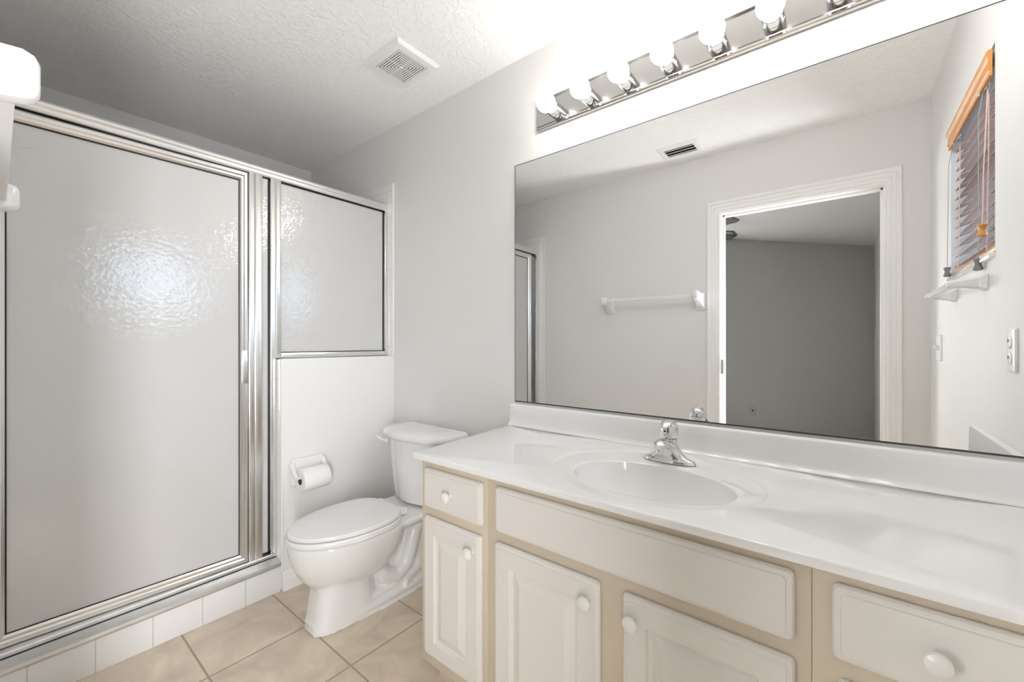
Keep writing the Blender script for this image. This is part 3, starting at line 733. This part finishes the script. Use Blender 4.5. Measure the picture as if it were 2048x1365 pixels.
hd_ = obj('handle', MB().lathe([(0.0245, 0), (0.0275, 0.006), (0.0285, 0.018), (0.0270, 0.032), (0.0225, 0.043), (0.015, 0.0505), (0.005, 0.0535)], (FX, FY, zb + 0.0748), (0.0, -0.05, 1), 34), M['chrome'], fc, sharp=60)
b = MB().tube([(FX + 0.002, FY - 0.002, zb + 0.122), (FX, FY - 0.018, zb + 0.121), (FX - 0.001, FY - 0.034, zb + 0.116), (FX - 0.002, FY - 0.044, zb + 0.109)], [0.019, 0.018, 0.0145, 0.008], n=16, flat=0.36)
obj('lever', b, M['chrome'], hd_)
obj('index_dot', MB().lathe([(0.0032, 0), (0.0028, 0.0012)], (FX - 0.003, FY - 0.0290, zb + 0.097), (0, -1, 0.05), 14), M['gasket'], hd_, label='small dark index dot')
obj('lift_rod', MB().lathe([(0.002, 0), (0.002, 0.012), (0.0048, 0.014), (0.0055, 0.018), (0.004, 0.0215)], (FX, FY + 0.0255, zb + 0.005), n=14), M['chrome'], fc)
obj('set_screw', MB().lathe([(0.005, 0), (0.0045, 0.002), (0.002, 0.0035)], (FX + 0.014, FY - 0.0245, zb + 0.018), (0.2, -1, 0.25), 14), M['chrome'], fc)

# ------------------------------------------------------------------ mirror
mr = thing('wall_mirror', 'large frameless mirror above the vanity', 'mirror', (-0.418, YM, 0.906))
MX0, MX1, MZ0, MZ1 = -1.1565, 0.326, 0.9062, 1.9665
b = MB(); b._add([(MX0 + 0.0015, YM, MZ0 + 0.0015), (MX1 - 0.0015, YM, MZ0 + 0.0015), (MX1 - 0.0015, YM, MZ1 - 0.0015), (MX0 + 0.0015, YM, MZ1 - 0.0015),
                  (MX0 + 0.0015, YM + 0.0012, MZ0 + 0.0015), (MX1 - 0.0015, YM + 0.0012, MZ0 + 0.0015), (MX1 - 0.0015, YM + 0.0012, MZ1 - 0.0015), (MX0 + 0.0015, YM + 0.0012, MZ1 - 0.0015)],
                 [(0, 1, 2, 3), (7, 6, 5, 4), (0, 4, 5, 1), (1, 5, 6, 2), (2, 6, 7, 3), (3, 7, 4, 0)])
obj('mirror_glass', b, M['mirror'], mr, smooth=False)
b = MB()
b.box(MX0, MX1, YM + 0.0013, YM + 0.0048, MZ0, MZ1)
b.box(MX0, MX1, YM - 0.0001, YM + 0.0013, MZ0 - 0.0006, MZ0 + 0.0045); b.box(MX0, MX1, YM - 0.0001, YM + 0.0013, MZ1 - 0.0028, MZ1)
b.box(MX0, MX0 + 0.0028, YM - 0.0001, YM + 0.0013, MZ0, MZ1); b.box(MX1 - 0.0015, MX1, YM - 0.0001, YM + 0.0013, MZ0, MZ1)
obj('mirror_backing', b, M['mirroredge'], mr, label='dark mirror edge', smooth=False)

# ------------------------------------------------------------------ vanity light bar
LX0, LX1, LZ0, LZ1, LY = -1.0265, 0.1930, 2.0765, 2.2030, 1.4500
vl = thing('vanity_light', 'chrome vanity light bar with round lit bulbs above the mirror', 'light', (-0.417, YW, 2.14))
prof = [(YW - 0.0003, LZ0), (LY + 0.004, LZ0), (LY, LZ0 + 0.004), (LY + 0.001, LZ0 + 0.010), (LY + 0.004, LZ0 + 0.0125), (LY, LZ0 + 0.015), (LY, LZ1 - 0.015), (LY + 0.004, LZ1 - 0.0125), (LY, LZ1 - 0.004), (LY + 0.004, LZ1), (YW - 0.0003, LZ1)]
obj('back_plate', MB().loft([[(x, y, z) for y, z in prof] for x in (LX0, LX1)]), M['plate'], vl, sharp=20)
SZ = 2.118
BR_ = 0.0365
sock0 = None
for i in range(8):
    X = -0.917 + 0.1512 * i
    b = MB().lathe([(0.0285, 0), (0.0285, 0.026), (0.0275, 0.0268), (0.0275, 0.0278), (0.0285, 0.0286), (0.0285, 0.052), (0.0265, 0.053), (0.0255, 0.050), (0.0255, 0.030)], (X, LY - 0.0003, SZ), (0, -1, 0), 32, True, True)
    s_ = obj('socket', b, M['sockchrome'], vl, sharp=40)
    b = MB()
    pr = [(0.0135, 0.0305), (0.0135, 0.050), (0.016, 0.056)]
    cz = 0.056 + 0.0365
    for k in range(15):
        t = math.radians(152 - 152 * k / 14)
        pr.append((BR_ * math.sin(t), cz - BR_ * math.cos(PI - t) if False else cz + BR_ * (-math.cos(t)) * -1.0))
    pr = [(0.0135, 0.0305), (0.0135, 0.050)] + [(BR_ * math.sin(math.radians(a)), cz - BR_ * math.cos(math.radians(a))) for a in range(26, 181, 11)]
    b.lathe(pr, (X, LY, SZ), (0, -1, 0), 32)
    obj('bulb', b, M['bulb'], s_, sharp=60)

# ------------------------------------------------------------------ ceiling fan grille and air vent
ef = thing('exhaust_fan', 'square white exhaust fan grille on the ceiling over the toilet', 'exhaust fan', (-1.571, 1.158, H))
ex, ey, eh = -1.571, 1.158, 0.1275
b = MB()
def sqring(h_, z): return [(ex - h_, ey - h_ * 0.89, z), (ex + h_, ey - h_ * 0.89, z), (ex + h_, ey + h_ * 0.89, z), (ex - h_, ey + h_ * 0.89, z)]
b.loft([sqring(eh, H - 0.0002), sqring(eh, H - 0.006), sqring(eh - 0.010, H - 0.016), sqring(eh - 0.040, H - 0.018), sqring(eh - 0.040, H - 0.012)], False, False)
obj('cover_frame', b, M['plastic'], ef, sharp=20)
obj('fan_backing', MB().box(ex - eh + 0.038, ex + eh - 0.038, ey - (eh - 0.038) * 0.89, ey + (eh - 0.038) * 0.89, H - 0.0150, H - 0.0003), M['dark'], ef, label='black backing painted for the shade behind the louvres')  # solid black box in place of the shaded hollow
b = MB()
hmax = eh - 0.043
for k in range(7):
    ho = hmax - k * 0.0122; hi = ho - 0.0074
    if k == 6: hi = 0
    if hi > 0:
        for (a0, a1, c0, c1) in ((-ho, ho, -ho, -hi), (-ho, ho, hi, ho), (-ho, -hi, -hi, hi), (hi, ho, -hi, hi)):
            b.box(ex + a0, ex + a1, ey + c0 * 0.89, ey + c1 * 0.89, H - 0.018, H - 0.0165)
    else:
        b.box(ex - ho, ex + ho, ey - ho * 0.89, ey + ho * 0.89, H - 0.018, H - 0.0165)
b.box(ex - 0.002, ex + 0.002, ey - hmax * 0.89, ey + hmax * 0.89, H - 0.0165, H - 0.0155); b.box(ex - hmax, ex + hmax, ey - 0.002, ey + 0.002, H - 0.0165, H - 0.0155)
obj('louvres', b, M['plastic'], ef, smooth=False)

av = thing('air_vent', 'white louvred air vent on the ceiling, seen in the mirror', 'vent', (-0.838, 0.112, H))
vx0, vx1, vy0, vy1 = -0.966, -0.710, 0.018, 0.205
b = MB()
def vr(i, z): return [(vx0 + i, vy0 + i, z), (vx1 - i, vy0 + i, z), (vx1 - i, vy1 - i, z), (vx0 + i, vy1 - i, z)]
b.loft([vr(0, H - 0.0002), vr(0, H - 0.003), vr(0.012, H - 0.010), vr(0.036, H - 0.010), vr(0.036, H - 0.004)], False, False)
obj('vent_frame', b, M['plastic'], av, sharp=20)
obj('duct', MB().box(vx0 + 0.034, vx1 - 0.034, vy0 + 0.034, vy1 - 0.034, H - 0.004, H - 0.0003), M['dark'], av, label='black panel painted for the shade behind the vent slats')  # black box under the unbroken ceiling gives the shade of an opening
for k in range(3):
    y = vy0 + 0.056 + k * 0.0375
    b = MB().loft([[(x, y - 0.012, H - 0.0045), (x, y + 0.012, H - 0.013), (x, y + 0.013, H - 0.0115), (x, y - 0.011, H - 0.0035)] for x in (vx0 + 0.037, vx1 - 0.037)])
    obj('slat', b, M['plastic'], av, smooth=False)

# ------------------------------------------------------------------ towel bars
def towel_post(c, n, along, proj, hw, hz_, zc, parent, drop=0.0, bh=0.020, bw=0.017):
    """ceramic post: wall plate flaring into an arm. c: wall point, n: outward dir, along: bar direction"""
    c = Vector((c[0], c[1], zc)); n = Vector((n[0], n[1], 0)); al = Vector((along[0], along[1], 0))
    def R(d, w, h, dz, r): return [c + n * d + al * a + Vector((0, 0, z + dz)) for a, z in rrect(-w, w, -h, h, r, 5)]
    k = proj
    rg = [R(0.0004, hw, hz_, 0, 0.008), R(0.009, hw, hz_, 0, 0.008), R(0.013, hw - 0.004, hz_ - 0.004, 0, 0.008), R(0.20 * k + 0.004, max(hw - 0.011, bw + 0.006), max(hz_ - 0.017, bh + 0.010), drop * 0.2, 0.008),
          R(0.40 * k, bw + 0.003, bh + 0.006, drop * 0.5, 0.008), R(0.62 * k, bw, bh + 0.003, drop * 0.8, 0.008), R(0.90 * k, bw, bh + 0.002, drop, 0.009), R(0.965 * k, bw - 0.002, bh - 0.001, drop, 0.009), R(1.0 * k, bw - 0.008, bh - 0.008, drop, 0.008)]
    return obj('post', MB().loft(rg), M['ceramic'], parent, sharp=50)
def square_bar(p0, p1, h, parent):
    d = (Vector(p1) - Vector(p0)).normalized(); s_ = d.cross(Vector((0, 0, 1))).normalized()
    rg = []
    for p in (p0, p1):
        rg.append([Vector(p) + s_ * a + Vector((0, 0, z)) for a, z in rrect(-h, h, -h, h, 0.002, 2)])
    return obj('bar', MB().loft(rg), M['bar'], parent, label='square translucent white bar', sharp=25)
tb = thing('towel_bar', 'long white ceramic towel bar beside the doorway casing', 'towel bar', (-1.09, YD, 1.45), 'ceramic towel bars')
TBZ, TBP = 1.458, 0.1435
towel_post((-0.7695, YD), (0, 1), (1, 0), TBP, 0.035, 0.064, TBZ, tb, drop=0.031, bh=0.027, bw=0.019)
towel_post((-1.4330, YD), (0, 1), (1, 0), TBP, 0.035, 0.064, TBZ, tb, drop=0.031, bh=0.027, bw=0.019)
square_bar((-1.4150, YD + TBP - 0.030, TBZ + 0.030), (-0.7875, YD + TBP - 0.030, TBZ + 0.030), 0.0115, tb)
t2 = thing('towel_bar', 'short white ceramic towel bar under the window', 'towel bar', (XR, 0.76, 1.36), 'ceramic towel bars')
towel_post((XR, 0.985), (-1, 0), (0, 1), 0.088, 0.022, 0.026, 1.360, t2, bh=0.011, bw=0.011)
towel_post((XR, 0.530), (-1, 0), (0, 1), 0.088, 0.022, 0.026, 1.360, t2, bh=0.011, bw=0.011)
square_bar((XR - 0.072, 0.544, 1.360), (XR - 0.072, 0.971, 1.360), 0.0095, t2)

# ------------------------------------------------------------------ switch and outlet on the window wall
sw = thing('light_switch', 'white toggle switch plate under the window', 'light switch', (XR, 0.18, 1.145))
def wall_plate(y0, y1, z0, z1, parent):
    R = lambda i, d: [(XR - d, y, z) for y, z in rrect(y0 + i, y1 - i, z0 + i, z1 - i, 0.004, 3)]
    return obj('plate', MB().loft([R(0, 0.0003), R(0, 0.003), R(0.003, 0.0065), R(0.006, 0.007)]), M['plastic'], parent, sharp=25)
wall_plate(0.120, 0.240, 1.085, 1.205, sw)
for y in (0.157, 0.203):
    b = MB().loft([[(XR - 0.0072, y - 0.005, 1.133), (XR - 0.0072, y + 0.005, 1.133), (XR - 0.0072, y + 0.005, 1.157), (XR - 0.0072, y - 0.005, 1.157)],
                   [(XR - 0.020, y - 0.004, 1.150), (XR - 0.020, y + 0.004, 1.150), (XR - 0.020, y + 0.004, 1.160), (XR - 0.020, y - 0.004, 1.160)]])
    obj('toggle', b, M['plastic'], sw, sharp=20)
ol = thing('wall_outlet', 'white duplex outlet above the right end of the vanity', 'outlet', (XR, 1.258, 1.150))
wall_plate(1.222, 1.292, 1.092, 1.208, ol)
for z in (1.172, 1.128):
    b = MB().lathe([(0.0165, 0), (0.0165, 0.0022), (0.0150, 0.003)], (XR - 0.0068, 1.257, z), (-1, 0, 0), 28)
    s_ = obj('receptacle', b, M['plastic'], ol)
    for dy in (-0.006, 0.006):
        obj('slot', MB().box(XR - 0.0104, XR - 0.0098, 1.257 + dy - 0.001, 1.257 + dy + 0.001, z - 0.001, z + 0.008), M['dark'], s_, smooth=False)

# ------------------------------------------------------------------ wooden blind in the window
bl = thing('window_blind', 'brown wooden slat blind with orange valance in the window', 'blind', (XR + 0.02, (WY0 + WY1) / 2, 2.05))
vx = XR - 0.018
vp = [(vx + 0.014, 2.046), (vx + 0.006, 2.046), (vx + 0.001, 2.040), (vx, 2.030), (vx + 0.004, 2.020), (vx + 0.0065, 2.017), (vx + 0.0065, 1.996), (vx + 0.0045, 1.993), (vx + 0.0045, 1.985), (vx + 0.008, 1.981), (vx + 0.008, 1.968), (vx + 0.014, 1.968)]
obj('valance', MB().loft([[(x, y, z) for x, z in vp] for y in (WY0 + 0.014, WY1 - 0.006)]), M['oak'], bl, label='orange wood valance', sharp=20)
obj('head_rail', MB().box(XR + 0.002, XR + 0.052, WY0 + 0.008, WY1 - 0.008, 2.000, 2.050, 0.002), M['headrail'], bl, label='grey metal head rail')
for y in (WY0 + 0.10, WY1 - 0.13):
    obj('valance_clip', MB().tube([(XR + 0.012, y, 1.996), (XR - 0.006, y, 1.975), (XR - 0.012, y, 1.966), (XR - 0.016, y, 1.970)], 0.004, n=8), M['clearplastic'], bl)
NS = 13
for i in range(NS):
    f = i / (NS - 1)
    z = 1.966 - f * 0.475
    xc = XR + 0.036 - 0.006 * f
    a = math.radians(24)
    dx, dz = 0.025 * math.cos(a), 0.025 * math.sin(a)
    rg = []
    for y in (WY0 + 0.010, WY1 - 0.010):
        rg.append([(xc - dx, y, z - dz - 0.0012), (xc - dx - 0.0005, y, z - dz + 0.0012), (xc, y, z + 0.0016 + 0.0006), (xc + dx, y, z + dz + 0.0012), (xc + dx, y, z + dz - 0.0012), (xc, y, z - 0.0010)])
    obj('slat', MB().loft(rg), M['slat'], bl, sharp=20)
obj('bottom_rail', MB().box(XR + 0.004, XR + 0.052, WY0 + 0.010, WY1 - 0.010, 1.4475, 1.464, 0.003), M['oak'], bl, label='wooden bottom rail')
for y in (WY0 + 0.11, WY1 - 0.115):
    b = MB().tube([(XR + 0.009, y, 1.998), (XR + 0.008, y, 1.75), (XR + 0.004, y, 1.462)], 0.0016, n=6)
    b.tube([(XR + 0.060, y, 1.998), (XR + 0.056, y, 1.462)], 0.0012, n=6)
    for i in range(NS):
        f = i / (NS - 1); z = 1.966 - f * 0.475 - 0.014; xa = XR + 0.036 - 0.006 * f
        b.tube([(xa - 0.026, y, z), (xa + 0.024, y, z + 0.022)], 0.0010, n=5)
    obj('ladder_cord', b, M['cord'], bl, label='pink ladder cord')
def tassel(x, y, z, m, parent, lab):
    b = MB().lathe([(0.004, 0.040), (0.0105, 0.038), (0.0120, 0.034), (0.0085, 0.024), (0.0080, 0.018), (0.0120, 0.006), (0.0115, 0.001), (0.006, -0.001)], (x, y, z), n=20)
    return obj('tassel', b, M[m], parent, label=lab)
lc = obj('lift_cord', (lambda b: (b.tube([(XR + 0.004, 0.980, 1.998), (XR - 0.006, 0.984, 1.72), (XR - 0.0095, 0.9885, 1.545)], 0.0014, n=6), b.tube([(XR + 0.004, 0.990, 1.998), (XR - 0.007, 0.990, 1.70), (XR - 0.0095, 0.9915, 1.545)], 0.0014, n=6), b)[-1])(MB()), M['cord'], bl, label='pink lift cords')
tassel(XR - 0.0095, 0.990, 1.505, 'oak', lc, 'orange wood tassel')
lc = obj('tilt_cord', MB().tube([(XR + 0.002, 0.955, 1.998), (XR - 0.012, 0.957, 1.90), (XR - 0.0135, 0.960, 1.44)], 0.0012, n=6), M['greycord'], bl, label='grey tilt cord')
tassel(XR - 0.0135, 0.960, 1.402, 'tassel', lc, 'grey tassel')
lc = obj('tilt_cord', MB().tube([(XR + 0.002, 0.475, 1.998), (XR - 0.012, 0.470, 1.90), (XR - 0.0135, 0.452, 1.49)], 0.0012, n=6), M['greycord'], bl, label='grey tilt cord')
tassel(XR - 0.0135, 0.452, 1.445, 'tassel', lc, 'grey tassel')

# made-up window frames around the two added fill lamps (out of the mirror's view)
def lamp_frame(name, axis, p, a0, a1, z0, z1, lab):
    b = MB(); w = 0.05
    for c0, c1, d0, d1 in ((a0 - w, a0, z0 - w, z1 + w), (a1, a1 + w, z0 - w, z1 + w), (a0, a1, z0 - w, z0), (a0, a1, z1, z1 + w)):
        if axis == 'Y': b.box(c0, c1, p + 0.0005, p + 0.034, d0, d1, 0.003)
        else: b.box(p - 0.022, p - 0.0005, c0, c1, d0, d1, 0.003)
    return struct(name, b, M['trim'], label=lab, cat='window')
lamp_frame('fill_frame_back', 'Y', HY0, -3.20, -1.70, 0.70, 2.00, 'white frame added around the unseen back fill lamp beyond the doorway')
lamp_frame('fill_frame_side', 'X', HX1, -0.400, -0.270, 0.30, 1.50, 'narrow white frame added around the unseen side fill lamp')
# ------------------------------------------------------------------ things in the room beyond
cf = thing('ceiling_fan', 'dark bladed ceiling fan beyond the doorway', 'ceiling fan', (-1.42, -1.75, 2.35))
fx, fy, fz = -1.42, -1.75, 2.35
obj('downrod', MB().lathe([(0.055, 0), (0.012, 0.03), (0.012, 0.10), (0.06, 0.2)], (fx, fy, fz + 0.05), n=20), M['fan'], cf)
obj('motor', MB().lathe([(0.04, -0.08), (0.10, -0.05), (0.11, 0.0), (0.10, 0.04), (0.05, 0.06)], (fx, fy, fz), n=28), M['fan'], cf)
for k in range(5):
    a = math.radians(24 + 72 * k) if k else math.radians(24)
    d = Vector((math.cos(a), math.sin(a), 0)); n_ = Vector((-d.y, d.x, 0))
    rg = [[Vector((fx, fy, fz)) + d * r_ + n_ * w * s_ + Vector((0, 0, zz + w * s_ * 0.18)) for s_, zz in ((-1, -0.004), (1, -0.004), (1, 0.004), (-1, 0.004))] for r_, w in ((0.10, 0.03), (0.18, 0.055), (0.45, 0.065), (0.64, 0.068), (0.68, 0.045))]
    obj('blade', MB().loft(rg), M['fan'], cf, smooth=False)
ho = thing('hall_outlet', 'grey outlet plate low on the dim wall beyond the doorway', 'outlet', (-0.91, HY0, 0.30))
R = lambda i, d: [(x, HY0 + d, z) for x, z in rrect(-0.946 + i, -0.874 - i, 0.243 + i, 0.357 - i, 0.004, 3)]
obj('plate', MB().loft([R(0, 0.0003), R(0, 0.004), R(0.003, 0.007)]), M['hallplate'], ho)
obj('socket', MB().lathe([(0.011, 0), (0.009, 0.002)], (-0.91, HY0 + 0.0071, 0.305), (0, 1, 0), 16), M['dark'], ho)
hv = thing('hall_vent', 'small ceiling vent beyond the doorway near the fan blades', 'vent', (-1.22, -2.72, hz(-1.22)))
b = MB()
for k in range(4):
    y = -2.80 + k * 0.045
    b.loft([[(x, y, hz(x) - 0.012), (x, y + 0.022, hz(x) - 0.012), (x, y + 0.022, hz(x) - 0.006), (x, y, hz(x) - 0.006)] for x in (-1.38, -1.06)])
obj('louvres', b, M['hallplate'], hv, smooth=False)
b = MB().loft([[(x, -2.83, hz(x) - 0.006), (x, -2.60, hz(x) - 0.006), (x, -2.60, hz(x) - 0.001), (x, -2.83, hz(x) - 0.001)] for x in (-1.41, -1.03)])
obj('vent_frame', b, M['darkmetal'], hv, smooth=False)
